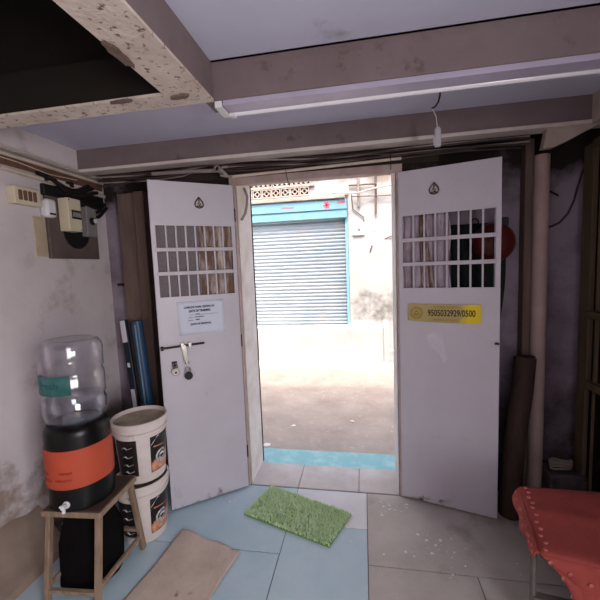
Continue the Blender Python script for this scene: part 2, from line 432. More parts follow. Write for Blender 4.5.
struct(b.build('trim_beam_right', white_wood, bevel=.004), 'cream beam along the right wall', 'beam')
b = MB(); b.prism([(1.708,2.121),(1.690,2.023),(1.744,2.026),(1.818,2.057),(1.90,2.098),(1.96,2.121)], -.085, -.04)
struct(b.build('trim_bracket', white_wood, bevel=.003), 'cream curved bracket under the right end of the door beam', 'bracket')

# posts, right window
b = MB(); b.box(-.875, -.745, .03, WY, 0, 2.0); b.box(-.735, -.66, .0, WY, 0, 2.0)
struct(b.build('trim_post_left', brown_wood, bevel=.005), 'brown timber posts in the left corner behind the door leaf', 'post')
b = MB(); b.box(1.665, 1.712, .055, WY, 0, ZB)
struct(b.build('trim_post_right', brown_wood, bevel=.004), 'brown timber post beside the round pipe', 'post')
b = MB(); b.tube([(1.742, .04, z) for z in (0, .5, 1, 1.5, 2.02)], .039, 20)
tag(b.build('drain_pipe', mat('mauve_painted_pipe', rgb(176,154,146), rgb(156,134,126), 4, .35, .7, .6)), 'thick pinkish painted pipe standing upright against the right part of the door wall', 'pipe')

wr = MB()
wr.box(1.955, XR, -.03, .055, .0, 2.05)                       # near stile by the corner
wr.box(1.965, XR, -.085, -.07, .05, 2.0)
for z in (.74, 1.125, 2.02): wr.box(1.945, XR, -1.15, -.03, z, z+.04)
wr.box(1.955, XR, -1.2, -1.12, 0, 2.05)
win = struct(wr.build('window_1', olive_wood, bevel=.004), 'olive brown framed window on the right wall', 'window')
g = MB(); g.box(1.982, 1.99, -1.13, -.03, .78, 1.125); g.box(1.982, 1.99, -1.13, -.03, 1.165, 2.02); g.box(1.975, 1.985, -1.13, -.03, .1, .74)
g.build('window_pane', glass_dk, win)

# ------------------------------------------------------------------ the double door
def make_leaf(name, loc, rz, s, W, label, knob):
    """s = -1: leaf runs to local -x; s = +1: to local +x.  front face at y = 0 looking to local -y"""
    root = thing(name, label, 'door', loc, rz); root['kind'] = 'structure'
    def X(a, b): return (min(s*a, s*b), max(s*a, s*b))
    z0, z1, g0, g1 = .012, 1.980, 1.312, 1.728
    a0, a1 = .022, W-.024
    m = MB()
    m.box(*X(0, W), 0, .004, z0, g0); m.box(*X(0, W), 0, .004, g1, z1)
    m.box(*X(0, a0), 0, .004, g0, g1); m.box(*X(a1, W), 0, .004, g0, g1)
    m.build('door_panel', door_m, root, bevel=.0015)
    m = MB()                                                    # folded edges that give the sheet its depth
    m.box(*X(0, .004), .004, .034, z0, z1); m.box(*X(W-.004, W), .004, .034, z0, z1)
    m.box(*X(0, W), .004, .034, z0, z0+.004); m.box(*X(0, W), .004, .034, z1-.004, z1)
    m.box(*X(.0, .03), .030, .034, z0, z1); m.box(*X(W-.03, W), .030, .034, z0, z1)
    m.build('door_edge', door_m, root)
    for k in range(1, 8):
        x = a0 + (a1-a0)*k/8
        q = MB(); q.box(*X(x-.0048, x+.0048), .004, .016, g0-.01, g1+.01); q.build('grille_bar', door_bar, root)
    for k in (1, 2):
        z = g0 + (g1-g0)*k/3
        q = MB(); q.box(*X(a0-.008, a1+.008), -.006, .005, z-.011, z+.011); q.build('grille_rail', door_bar, root, bevel=.002)
    for z in (.25, 1.0, 1.8):
        q = MB(); q.tube([(s*-.006, .012, z-.04), (s*-.006, .012, z+.04)], .008, 10); q.build('hinge', dark_steel, root)
    # drop-shaped brass emblem: pointed loop with a small seated figure shape inside
    em = MB(); ex = s*(.211 if s < 0 else .195); ez = 1.862
    loop = [(0,.034),(.010,.020),(.021,.006),(.025,-.010),(.018,-.024),(0,-.029),(-.018,-.024),(-.025,-.010),(-.021,.006),(-.010,.020),(0,.034)]
    em.tube([(ex+a, -.004, ez+bb) for a, bb in loop], .0040, 8)
    em.tube([(ex-.014, -.004, ez-.018), (ex+.014, -.004, ez-.018)], .0035, 8)
    em.tube([(ex, -.004, ez-.016), (ex+.008, -.004, ez-.006), (ex, -.004, ez+.004), (ex-.008, -.004, ez-.008)], .0036, 8)
    em.tube([(ex, -.004, ez+.006), (ex, -.004, ez+.034)], .0034, 8)
    em.build('emblem', brass, root)
    return root
LW, RW = .489, .522
LROT, RROT = math.radians(36.94), math.radians(-16.80)
LLOC, RLOC = (-.028, -.026, 0), (.968, -.013, 0)
leafL = make_leaf('door_1', LLOC, LROT, -1, LW, 'left lavender metal door leaf with bolt, padlocks and white notice', False)
leafR = make_leaf('door_2', RLOC, RROT, 1, RW, 'right lavender metal door leaf with yellow number plate', True)
ML = Matrix.Translation(LLOC) @ Matrix.Rotation(LROT, 4, 'Z')
MR = Matrix.Translation(RLOC) @ Matrix.Rotation(RROT, 4, 'Z')

# left leaf: screen + patterned curtain behind the bars
q = MB(); q.box(-.468, -.012, .020, .022, 1.30, 1.74); q.build('mesh_screen', screen_m, leafL)
def curt(x0, x1, z0, z1, amp, n, ph, y=.024):
    def fn(u, v):
        x = x0 + (x1-x0)*u
        return (x + .006*math.sin(9*v+5*u), y - amp*(.5+.5*math.sin(n*2*PI*u + ph + 1.4*math.sin(3*v))), z1 + (z0-z1)*v)
    return fn
q = MB(); q.sheet(curt(-.225, -.02, 1.305, 1.735, .006, 4, .5, .0195), 40, 20)
cu1 = q.build('door_curtain', curtain_m, leafL, solid=.0008)
cu1['label'] = 'patterned brown and white curtain behind the grille'
q = MB(); q.sheet(curt(.024, .275, 1.305, 1.735, .010, 4, .2, .030), 40, 20)
cu2 = q.build('door_curtain', curtain2_m, leafR, solid=.0008)
q = MB(); q.sheet(lambda u, v: (.11 + .028*u + .05*v*(.3+u*.9), .017 - .006*math.sin(3*PI*u), 1.725 - .415*v), 12, 16)
q.build('curtain_fold', curtain_m, leafR, solid=.0008)

# bolt, hasp
q = MB(); q.tube([(-.486, -.012, 1.016), (-.235, -.012, 1.020)], .0065, 12); q.tube([(-.484, -.012, 1.016), (-.470, -.012, 1.016)], .013, 12)
bolt = q.build('sliding_bolt', dark_steel, leafL)
q = MB(); q.box(-.375, -.355, -.020, .0, 1.002, 1.036); q.box(-.330, -.312, -.020, 0, 1.002, 1.036); q.build('bolt_guide', chrome, leafL, bevel=.002)
q = MB(); q.obox((-.352, -.024, .965), (.026, .004, .115), Matrix.Rotation(math.radians(-7), 3, 'Y')); q.torus((-.345, -.026, .915), .011, .003, 'y'); q.build('hasp', chrome, leafL, bevel=.001)
q = MB(); q.torus((-.416, -.012, .915), .012, .0035, 'x'); q.box(-.43, -.40, -.004, 0, .898, .930); q.build('staple', dark_steel, leafL, bevel=.001)
# padlocks hang from the door: things of their own
def padlock(name, label, loc, body, sh, round_=True):
    o = ML @ Vector(loc)
    t = thing(name, label, 'padlock', o, LROT)
    q = MB(); q.lathe([(0,-.010),(.020,-.010),(.0235,-.006),(.0235,.006),(.020,.010),(0,.010)], 28, (0,0,0), axis='y')
    q.build('lock_body', body, t)
    q = MB(); pts = [(-.012, 0, .014), (-.012, 0, .036)] + [(-.012*math.cos(a), 0, .036+.012*math.sin(a)) for a in [PI*k/8 for k in range(1, 8)]] + [(.012, 0, .036), (.012, 0, .014)]
    q.tube(pts, .0035, 8); q.build('shackle', sh, t)
    q = MB(); q.lathe([(0,.0),(.006,.0),(.006,.002),(0,.002)], 16, (0,-.011,-.004), axis='y'); q.build('keyhole', black_m, t)
padlock('padlock', 'shiny silver round padlock left of the black one on the left door', (-.414, -.020, .872), chrome, chrome)
padlock('padlock', 'black round padlock hanging from the bolt hasp', (-.343, -.034, .838), black_m, chrome)

# notice
t = thing('paper_notice', 'white paper notice with printed lines taped to the left door leaf', 'notice', ML @ Vector((-.240, -.0015, 1.175)), LROT)
q = MB(); q.sheet(lambda u, v: (-.139 + .278*u + .004*v, -.0006 - .004*(max(0, v-.7)*u), .105 - .205*v + .004*(1-u)*v), 12, 10); q.build('sheet', paper_m, t, solid=.0006)
q = lettering('COMPLETE WORK CERTIFICATE', .0155, ink, t, fit=.182, bold=.0006); q.location = (-.010, -.0035, .068)
q = lettering('DATE OF TRAINING', .0185, ink, t, fit=.128, bold=.0008); q.location = (-.008, -.0035, .045)
q = MB()
r = random.Random(2)
for (x0, x1, z, h) in ((-.07,.10,.022,.0016),(-.032,-.01,.027,.004),(-.075,-.05,.006,.003),(-.04,.015,.008,.005),(-.078,-.05,-.010,.003),(-.035,-.012,-.008,.006)):
    x = x0
    while x < x1:
        wd = .003 + .006*r.random(); q.box(x, min(x+wd, x1), -.0038, -.003, z-h/2, z+h/2); x += wd + .0015
q.build('printed_line', ink, t)
q = lettering('DATE OF RENEWAL', .015, ink, t, fit=.125, bold=.0006); q.location = (-.005, -.0035, -.035)

# yellow plate on the right leaf
t = thing('number_plate', 'yellow printed number plate fixed to the right door leaf', 'sign', MR @ Vector((.243, -.004, 1.169)), RROT)
q = MB(); q.add([(x, y, z) for y in (0, -.006) for x, z in ((-.193,-.046),(-.02,-.054),(.190,-.055),(.190,.050),(-.190,.052))],
    [(0,1,2,3,4),(9,8,7,6,5),(0,5,6,1),(1,6,7,2),(2,7,8,3),(3,8,9,4),(4,9,5,0)])
q.build('plate', yellow_m, t, bevel=.001)
q = lettering('9505032929/0500', .05, sign_ink, t, fit=.245, bold=.0010); q.location = (.040, -.0068, 0)
q = lettering('ACCESS SAFETY', .017, sign_ink2, t, fit=.13, bold=.0003); q.location = (.012, -.0068, .034)
q = lettering('SERVICE AT ONCE', .014, sign_ink2, t, fit=.13, bold=.0003); q.location = (.012, -.0068, -.038)
q = MB(); q.torus((-.145, -.0062, 0), .033, .0022, 'y', 28); q.torus((-.145, -.0062, 0), .024, .0014, 'y', 28)
q.tube([(-.160,-.0065,-.012),(-.145,-.0065,.014),(-.130,-.0065,-.012),(-.160,-.0065,-.012)], .002, 6); q.torus((-.145,-.0065,.0), .009, .002, 'y', 16)
q.build('round_emblem', sign_ink2, t)
# small knob on right leaf's free edge
q = MB(); q.tube([(.509, -.001, 1.014), (.509, -.022, 1.014)], .005, 10); q.tube([(.498, -.020, 1.014), (.520, -.020, 1.014)], .006, 10); q.build('door_knob', dark_steel, leafR)
# pale scuffed stripe where a sticker was torn off
q = MB(); q.prism([(.15,1.035),(.20,1.06),(.235,1.045),(.25,.97),(.262,.90),(.245,.88),(.215,.94),(.165,.985)], -.0012, 0); q.build('torn_sticker', mat('torn_paper', rgb(204,198,206), rgb(192,186,196), 20, .35, .7, .7), leafR)

# ------------------------------------------------------------------ stool, dispenser, bottle
SZ = .43
t = thing('stool', 'old wooden stool carrying the black and orange water dispenser', 'stool', (-.541, -.782, 0), math.radians(4))
h = .136
q = MB(); q.box(-h, h, -h, h, SZ-.022, SZ); q.build('seat', stool_top, t, bevel=.005)
q = MB()
q.box(-h-.004, h+.004, -h-.006, -h, SZ-.028, SZ-.002); q.box(h, h+.006, -h-.004, h+.004, SZ-.028, SZ-.002)
q.box(-h-.006, -h, -h, h, SZ-.028, SZ-.002); q.box(-h, h, h, h+.006, SZ-.028, SZ-.002)
q.build('seat_rim', stool_m, t, bevel=.002)
top = {}; bot = {}
for sx in (-1, 1):
    for sy in (-1, 1):
        top[sx, sy] = Vector((sx*(h-.018), sy*(h-.018), SZ-.022)); bot[sx, sy] = Vector((sx*(h-.008) - (.014 if sx > 0 > sy else 0), sy*(h+.036), 0))
        q = MB(); q.bar(bot[sx, sy], top[sx, sy], .023, .026); q.build('leg', stool_m, t, bevel=.003)
def at(k, z): return bot[k].lerp(top[k], z/(SZ-.022))
for a, b_, z in (((1,-1),(1,1),.085), ((-1,-1),(-1,1),.085), ((-1,-1),(1,-1),.07), ((-1,1),(1,1),.12)):
    q = MB(); q.bar(at(a, z), at(b_, z), .016, .020); q.build('stretcher', stool_m, t, bevel=.002)

t = thing('shade_fill', 'added black shape standing in for the shade under the wooden stool', 'shade_fill', (-.570, -.775, 0), math.radians(4))  # black shape added to stand in for the shade below the seat
q = MB()
def shade_fill_fn(u, v):
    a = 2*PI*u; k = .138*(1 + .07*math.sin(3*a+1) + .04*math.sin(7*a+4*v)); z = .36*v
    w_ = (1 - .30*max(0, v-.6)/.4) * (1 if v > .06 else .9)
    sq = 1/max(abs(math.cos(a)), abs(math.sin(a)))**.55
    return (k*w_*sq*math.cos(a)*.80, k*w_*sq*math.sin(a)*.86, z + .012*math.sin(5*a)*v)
q.sheet(shade_fill_fn, 40, 16); q.add([shade_fill_fn(k/40, 1) for k in range(40)], [tuple(range(40))]); q.build('shade_fill_body', mat('black_shade_fill', rgb(14,12,12), rgb(9,8,8), 9, .35, .7, .95, spec=.1, bump=.4, bscale=25), t)
q = MB(); q.tube([(.03,0,.36),(.02,.01,.380),(-.01,.012,.382),(-.03,0,.36)], .008, 8); q.build('shade_fill_knot', black_m, t)

DC = (-.564, -.803)
t = thing('water_dispenser', 'round black water dispenser with wide orange band and small tap', 'water dispenser', (*DC, SZ))
R0 = .134
q = MB(); q.lathe([(0,0),(R0-.006,0),(R0,.006),(R0,.06),(R0,.330),(R0-.003,.352),(R0-.012,.366),(R0-.020,.369),(R0-.026,.364),(.034,.362),(.034,.300),(0,.300)], 56); q.build('body', black_gl, t)
q = MB(); q.lathe([(R0+.0005,.106),(R0+.0035,.108),(R0+.0035,.278),(R0+.0005,.280)], 64); q.build('band', orange_m, t)
tapa = math.radians(-76)
d = Vector((math.cos(tapa), math.sin(tapa), 0))
q = MB(); q.tube([d*(R0-.002)+Vector((0,0,.042)), d*(R0+.030)+Vector((0,0,.042))], .010, 12)
q.tube([d*(R0+.024)+Vector((0,0,.050)), d*(R0+.026)+Vector((0,0,.020))], .007, 12)
q.tube([d*(R0+.002)+Vector((0,0,.042)), d*(R0+.006)+Vector((0,0,.042))], .016, 16)
tp = q.build('tap', white_pl, t)
q = MB(); q.tube([d*(R0+.02)+Vector((0,0,.054)), d*(R0+.045)+Vector((0,0,.060))], .005, 10); q.build('tap_lever', white_pl, tp)
q = MB(); r = random.Random(5)
for (za, a0, a1, amp) in ((.176, -122, -108, .005), (.182, -84, -62, .004), (.146, -128, -100, .010), (.150, -92, -62, .007)):
    n = 26; pts = []
    for k in range(n+1):
        a = math.radians(a0 + (a1-a0)*k/n); rr = R0+.0042
        pts.append((rr*math.cos(a), rr*math.sin(a), za + amp*math.sin(k*1.45+a0) + .004*(r.random()-.5)))
    q.tube(pts, .0016, 5)
q.build('band_script', script_m, t)

BZ = SZ + .3625
t = thing('water_bottle', 'clear upturned water bottle with teal label on top of the black dispenser', 'bottle', (DC[0]+.004, DC[1], BZ))
q = MB()
outer = [(.027,-.045),(.029,.001),(.060,.004),(.098,.008),(.113,.017),(.121,.034),(.126,.054),(.128,.075),(.128,.100),(.124,.108),(.124,.122),(.128,.130),(.128,.225),(.123,.234),(.123,.248),(.128,.257),(.128,.312),(.130,.338),(.126,.359),(.113,.377),(.095,.385),(.070,.381),(.040,.374),(0,.372)]
q.lathe(outer, 56); q.build('shell', pet_m, t, angle=80)
q = MB(); wl = .130
inner = [(0,.007),(.058,.008),(.095,.012),(.110,.021),(.118,.037),(.1225,.056),(.1245,.077),(.1245,.098),(.1205,.106),(.1205,.120),(0,.120)]
q.lathe(inner, 48); q.build('water', water_m, t, angle=60)
q = MB(); q.lathe([(.1295,.160),(.1295,.243)], 24, a0=math.radians(-142), a1=math.radians(-52)); lab = q.build('label', teal_m, t, solid=.0006)
def wrap(rr, a_c):
    def fn(v):
        a = a_c + v.x/rr
        return Vector(((rr - v.y)*math.cos(a), (rr - v.y)*math.sin(a), v.z))
    return fn
q = lettering('Fresh', .045, mat('label_ink', rgb(20,70,84), None, rough=.6), t, name='label_print', warp=lambda v: wrap(.1302, math.radians(-92))(Vector((v.x-.005, v.y, v.z+.205))))
q = MB(); q.lathe([(.0335,-.040),(.0335,-.004),(.031,-.004)], 32); q.build('neck_collar', white_pl, t, solid=.002)

# ------------------------------------------------------------------ paint buckets
def bucket(label, loc, rz, open_top):
    t = thing('paint_bucket', label, 'bucket', loc, rz, 'stacked white paint buckets')
    q = MB()
    pr = [(0,.0),(.108,.0),(.114,.006),(.131,.265),(.140,.268),(.141,.282),(.133,.285),(.134,.300),(.144,.302),(.146,.332),(.142,.337),(.137,.337),(.134,.30),(.112,.012),(0,.012)]
    q.lathe(pr, 56); q.build('pail', bucket_m, t, angle=35)
    q = MB(); q.lathe([(0,.312),(.05,.313),(.10,.310),(.133,.316)], 48); q.build('lid', bucket_in, t)
    def rad(z): return .1142 + (.131-.1142)*z/.265 + .0006
    def patch(a0, a1, z0, z1, m, nm, off=0.0, par=None, shape=None):
        q = MB()
        def fn(u, v):
            z = z0 + (z1-z0)*v
            if shape: z = shape(u, v)
            a = math.radians(a0 + (a1-a0)*u); rr = rad(z) + off
            return (rr*math.cos(a), rr*math.sin(a), z)
        q.sheet(fn, 22, 8); return q.build(nm, m, par or t, solid=.0005)
    f = patch(-48, 18, .050, .250, label_dk, 'label')
    f['label'] = 'black printed label with an orange machine picture'
    patch(-47, 17, .055, .120, label_or, 'label_picture', .0010, f, lambda u, v: .053 + (.045 + .05*u + .012*math.sin(9*u))*v)
    patch(-40, 12, .17, .2, label_or, 'label_stripe', .0010, f, lambda u, v: .196 - .02*u - .008*v*(1-u))
    q = MB()
    def onb(a, z, off): rr = rad(z)+off; return (rr*math.cos(math.radians(a)), rr*math.sin(math.radians(a)), z)
    for (ac, zc, ra, w_) in ((-18,.125,.032,.006), (-16,.118,.018,.006)):
        q.tube([onb(ac + math.degrees(ra*math.cos(k*PI/10)/.12), zc + ra*math.sin(k*PI/10), .0016) for k in range(21)], w_, 6, flat=.4)
    q.tube([onb(-46, .205, .0016), onb(-28, .247, .0016), onb(10, .205, .0016)], .0022, 6)
    q.build('label_wheel', label_wh, f)
    g = patch(-135, -78, .050, .250, label_dk, 'back_label')
    for z in (.21, .16, .115, .075):
        q = MB(); q.tube([onb(-112+6*k, z + .006*math.sin(k*2.1), .0014) for k in range(5)], .006, 6, flat=.35); q.build('label_print', label_wh, g)
    for a in (95, 275):
        q = MB(); q.tube([onb(a, .275, .008), onb(a, .275, .020)], .012, 12); q.build('handle_lug', bucket_m, t)
    q = MB(); pts = []
    for k in range(17):
        u = PI*k/16; a = math.radians(95)
        ax = Vector((math.cos(a), math.sin(a), 0)); pe = Vector((math.sin(a), -math.cos(a), 0))
        sag = .035*math.sin(u)
        pts.append(ax*(.158*math.cos(u)) + pe*(.160*math.sin(u)) + Vector((0,0,.275 - sag*2.2)))
    return t
bucket('lower white paint bucket standing on the floor under another bucket', (-.492, -.480, 0), math.radians(8), False)
bucket('upper white paint bucket with dusty lid, stacked on the other bucket', (-.477, -.474, .342), math.radians(12), True)

# ------------------------------------------------------------------ floor mats
import mathutils
turf = MB()
c4 = [Vector((.127,-.010,0)), Vector((.660,-.215,0)), Vector((.553,-.474,0)), Vector((.030,-.290,0))]
def q4(u, v): return c4[0].lerp(c4[1], u).lerp(c4[3].lerp(c4[2], u), v)
turf.prism([tuple(p.xy) for p in c4], .001, .008, 'xy')
tb = thing('door_mat', 'bright green artificial grass mat lying skewed inside the doorway', 'mat', tuple(q4(.5,.5)))
ofs = q4(.5,.5)
turf.v = [v - ofs for v in turf.v]
turf.build('mat_backing', mat('green_backing', rgb(110,150,90), None, rough=.9), tb)
r = random.Random(11); pile = MB()
for k in range(9000):
    u, v = r.random(), r.random()
    p0 = q4(u, v) - ofs; p0.z = .007
    a = r.random()*2*PI; L = .010 + .009*r.random(); wd = .0035
    tip = p0 + Vector((math.cos(a)*.010*r.random()*1.6, math.sin(a)*.016*r.random(), L))
    sd = Vector((-math.sin(a), math.cos(a), 0))*wd
    pile.add([p0-sd, p0+sd, tip], [(0,1,2)])
o = pile.build('grass_pile', mat_green, tb, smooth=False); o['kind'] = 'stuff'

rug = MB()
rc = [Vector((-.275,-.455,0)), Vector((.098,-.560,0)), Vector((.03,-1.05,0)), Vector((-.34,-.98,0))]
def rq(u, v):
    p = rc[0].lerp(rc[1], u).lerp(rc[3].lerp(rc[2], u), v)
    z = .006 + .004*math.sin(7*u+3*v) * math.sin(5*v+1) 
    e = max(0, 1-8*v) 
    z += e*.006*(.5+.5*math.sin(11*u)) 
    p.x += .008*math.sin(9*v+1)*(u-.5); p.y += .006*math.sin(12*u)*(1-v)
    return (p.x, p.y, max(.003, z))
rug.sheet(rq, 30, 30)
tag(rug.build('floor_rug', rug_m, solid=.004), 'flat brown worn rug on the blue-grey floor near the stool', 'rug')

# paint chips on the floor
chips = MB(); r = random.Random(4)
spots = [(.87,-.12,.08,.06,30), (1.05,-.36,.13,.08,36), (1.28,-.45,.20,.10,20), (1.0,-.6,.3,.12,16), (-.12,-.15,.10,.06,16), (.75,-.5,.4,.25,10)]
for (cx, cy, sx, sy, n) in spots:
    for k in range(n):
        x, y = r.gauss(cx, sx*.6), r.gauss(cy, sy*.6)
        if y > -.02: continue
        s_ = (.0015 + .008*r.random()**4); poly = [(x + s_*(.6+.7*r.random())*math.cos(2*PI*j/6), y + s_*(.5+.7*r.random())*math.sin(2*PI*j/6)) for j in range(6)]
        chips.prism(poly, .0003, .0016, 'xy')
o = tag(chips.build('paint_chips', chip_m, smooth=False), 'small white flakes of paint scattered on the stone floor', 'paint chips'); o['kind'] = 'stuff'

# ------------------------------------------------------------------ red covered bench
t = thing('bench', 'low steel bench under the red cloth by the right wall', 'bench', (1.65, -.78, 0))
def L(x, y, z): return (x-1.65, y+.78, z)
q = MB(); q.add([L(*p) for p in ((1.405,-.60,.44),(1.93,-.60,.44),(1.93,-1.08,.44),(1.335,-.940,.44),(1.405,-.60,.462),(1.93,-.60,.462),(1.93,-1.08,.462),(1.335,-.940,.462))],
    [(0,1,2,3),(7,6,5,4),(0,4,5,1),(1,5,6,2),(2,6,7,3),(3,7,4,0)]); q.build('bench_top', brown_wood, t)
for x, y in ((1.328,-.905),(1.78,-.62),(1.90,-.62),(1.90,-1.04)):
    q = MB(); q.tube([L(x, y, .0), L(x, y, .445)], .010, 10); q.build('leg', steel_leg, t)
# cloth: top sheet, left drape flaring out, front drape with folds
cl = thing('table_cloth', 'red cloth with a dotted border draped over the bench', 'cloth', (1.65, -.78, .47))
TL_, TR_, NR_, NL_ = Vector((1.414,-.572,.472)), Vector((1.955,-.582,.470)), Vector((1.955,-1.10,.470)), Vector((1.324,-.950,.472))
def top_fn(u, v):
    p = TL_.lerp(TR_, u).lerp(NL_.lerp(NR_, u), v)
    p.z += .004*math.sin(6*v+2*u) + .006*math.exp(-((v-.42-.12*u)*14)**2)
    e = min(u, 1-u, v*1.0, 1-v)*10
    if e < 1: p.z -= .008*(1-e)**2
    return tuple(p - Vector((1.65,-.78,.47)))
q = MB(); q.sheet(top_fn, 30, 24)
def left_fn(u, v):                       # u along edge far -> near, v down
    p = TL_.lerp(NL_, u)
    drop = (.050 + .045*math.sin(PI*min(1,u*1.1))) * (1 - .62*u)
    fl = .5+.5*math.sin(15*u + .6)
    out = Vector((-1, .12, 0)) * (.008 + .022*v*(.4+.6*fl) * (1-.3*u))
    q_ = p + out*min(1, v*3) + Vector((0,0,-drop*v - .006))
    return tuple(q_ - Vector((1.65,-.78,.47)))
q.sheet(left_fn, 36, 8)
def front_fn(u, v):
    p = NL_.lerp(NR_, u)
    p = p + Vector((0,0,-.008))
    drop = .06 + .36*min(1, u*5.0)
    fold = math.sin(17*u + 2.2*v) * .022*v + .012*math.sin(31*u)*v
    q_ = p + Vector((.02*v*(1-u), -1, 0)) * (.012*min(1, v*4) + .030*v + fold) + Vector((0,0,-drop*v))
    q_.x += .10*v*max(0, 1-u*5)
    return tuple(q_ - Vector((1.65,-.78,.47)))
q.sheet(front_fn, 60, 16)
dm = q; q.mi(1); r = random.Random(9)
def disc(c, n, rr):
    n = Vector(n).normalized(); a = n.cross(Vector((0,.3,1))).normalized(); b_ = n.cross(a)
    vs = [Vector(c)+n*.0017 + a*rr*math.cos(2*PI*k/10) + b_*rr*math.sin(2*PI*k/10) for k in range(10)]
    dm.add(vs, [tuple(range(10))])
for k in range(11):
    u, v = .035 + .012*(k % 2), .05 + .09*k
    if v < .98: disc(Vector(top_fn(u, v))+Vector((0,0,.0015)), (-.15,0,1), .0075)
for k in range(14):
    u, v = (k+.5)/14, .35 + .25*(k % 2)
    disc(Vector(left_fn(u, v)), (-1,.1,.25), .007)
for k in range(30):
    u, v = .02+.032*k, .14 + .16*(k % 3)
    disc(Vector(front_fn(min(u,1), v))+Vector((0,-.002,0)), (0,-1,.1), .0075)
q.build('fabric', [red_cloth, mat('pale_pink_dots', rgb(190,112,102), rgb(176,90,82), 30, .35, .7, .85)], cl, solid=.003, angle=70)

# low steel shelf rail under the bench
q = MB(); q.bar(L(1.328,-.905,.262), L(1.66,-.965,.262), .018, .030); q.build('foot_rail', steel_leg, t)

# ------------------------------------------------------------------ things behind / beside the leaves on the right
t = thing('hanging_raincoat', 'dark green cloth hanging on the wall behind the right door leaf', 'cloth', (1.42, .112, 1.675))
q = MB(); q.sheet(lambda u, v: (-.15 + .30*u + .02*math.sin(5*v), -.016*math.sin(PI*u)*(.6+.4*v) - .006*math.sin(19*u)-.006, -.84*v), 30, 20); q.build('cloth', green_cloth, t, solid=.006)
q = MB(); q.torus((0, 0, .01), .02, .004, 'y'); q.build('hanging_loop', black_m, t)
t = thing('helmet', 'dark red rounded helmet hanging behind the right door leaf', 'helmet', (1.488, -.010, 1.555))
q = MB(); q.lathe([(.100,-.055),(.109,-.052),(.112,-.02),(.104,.02),(.081,.05),(.043,.066),(0,.070)], 36, axis='y'); q.build('shell', red_dark, t)
q = MB(); q.torus((0,.050,0), .106, .006, 'y'); q.build('rim', black_m, t)
q = MB(); q.box(.030,.066,-.02,.03,.085,.135); q.build('strap', black_m, t, bevel=.006)

t = thing('rolled_mat', 'dark brown rolled mat leaning in the corner beside the right door leaf', 'mat', (1.585, -.075, 0))
q = MB()
pts = [Vector((-.030,-.02,.0)), Vector((-.018,-.015,.25)), Vector((.004,.0,.5)), Vector((.045,.03,.72)), (.070,.060,.90)]
q.tube(pts, .056, 20); q.build('roll', brown_roll, t)
q = MB()
sp = []
for k in range(40):
    a = k*.5; rr = .008 + .0011*k
    sp.append((.070+rr*math.cos(a), .060+rr*math.sin(a)*.9, .903 + .012*math.cos(a)*0))
q.tube(sp, .0035, 6); q.build('roll_end', brown_roll, t)

q = MB(); pts = []
for k in range(46):
    a = k*.42; rr = .05 + .006*math.sin(k*.9)
    pts.append((rr*math.cos(a), rr*math.sin(a)*.7, .010 + .0011*k + .004*math.sin(k*1.3)))
q.tube(pts, .007, 8)
tag(q.build('cord_coil', mat('pale_cord', rgb(150,140,128), rgb(120,110,100), 14, .35, .7, .8), loc=(1.865, .01, .225)), 'pale coil of cord on the ledge in the right corner', 'cord')
q = MB(); q.box(-.092, .10, -.06, .10, 0, .222)
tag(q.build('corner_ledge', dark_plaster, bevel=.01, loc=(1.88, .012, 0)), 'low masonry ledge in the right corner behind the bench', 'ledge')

q = MB(); pts = [(1.77,.112,1.63),(1.82,.112,1.632),(1.872,.112,1.655),(1.915,.112,1.705),(1.945,.112,1.78),(1.962,.112,1.86),(1.985,.105,1.95),(1.99,.07,2.07)]
q.tube(pts, .0055, 8); tag(q.build('loose_cable', cable_m), 'dark cable looping across the right end of the door wall', 'cable')
q = MB(); q.tube([(1.79,.117,1.83),(1.80,.085,1.835),(1.845,.07,1.80)], .005, 8); tag(q.build('wall_hook', dark_steel), 'small dark hook on the wall right of the painted pipe', 'hook')

# ------------------------------------------------------------------ blue things in the left corner
t = thing('plastic_case', 'long dark navy plastic case with white sticker leaning in the left corner', 'case', (-.725, -.090, .0))
def LP(z): return Vector((-.128*z, .07*z, z))
ax = (LP(1.12)-LP(0)).normalized()
yv = Vector((-.25,-1,0)); nrm = (yv - ax*yv.dot(ax)).normalized(); xv = nrm.cross(ax).normalized()
Mz = Matrix((xv, -nrm, ax)).transposed()
q = MB(); q.obox(LP(.58), (.058, .024, 1.14), Mz); q.build('case_body', navy_m, t, bevel=.006)
q = MB(); q.obox(LP(1.065)+nrm*.013, (.046, .002, .15), Mz); q.build('sticker', white_pl, t)
q = MB(); q.obox(LP(.835)+nrm*.013, (.024, .003, .032), Mz); q.build('clip', white_pl, t, bevel=.002)
q = MB(); q.obox(LP(.60)+nrm*.013, (.036, .002, .14), Mz); q.build('sticker', white_pl, t)
t = thing('plastic_roll', 'blue plastic roll standing beside the dark navy case', 'roll', (-.665, -.060, 0))
q = MB(); q.tube([(0,0,0),(-.035,.01,.5),(-.085,.02,1.14)], .036, 18); q.build('roll', blue_pl, t)
q = MB(); q.tube([(-.012,-.040,.3),(-.073,-.020,1.12)], .006, 8); q.build('edge_strip', mat('pale_blue_plastic', rgb(110,140,160), None, rough=.5), t)

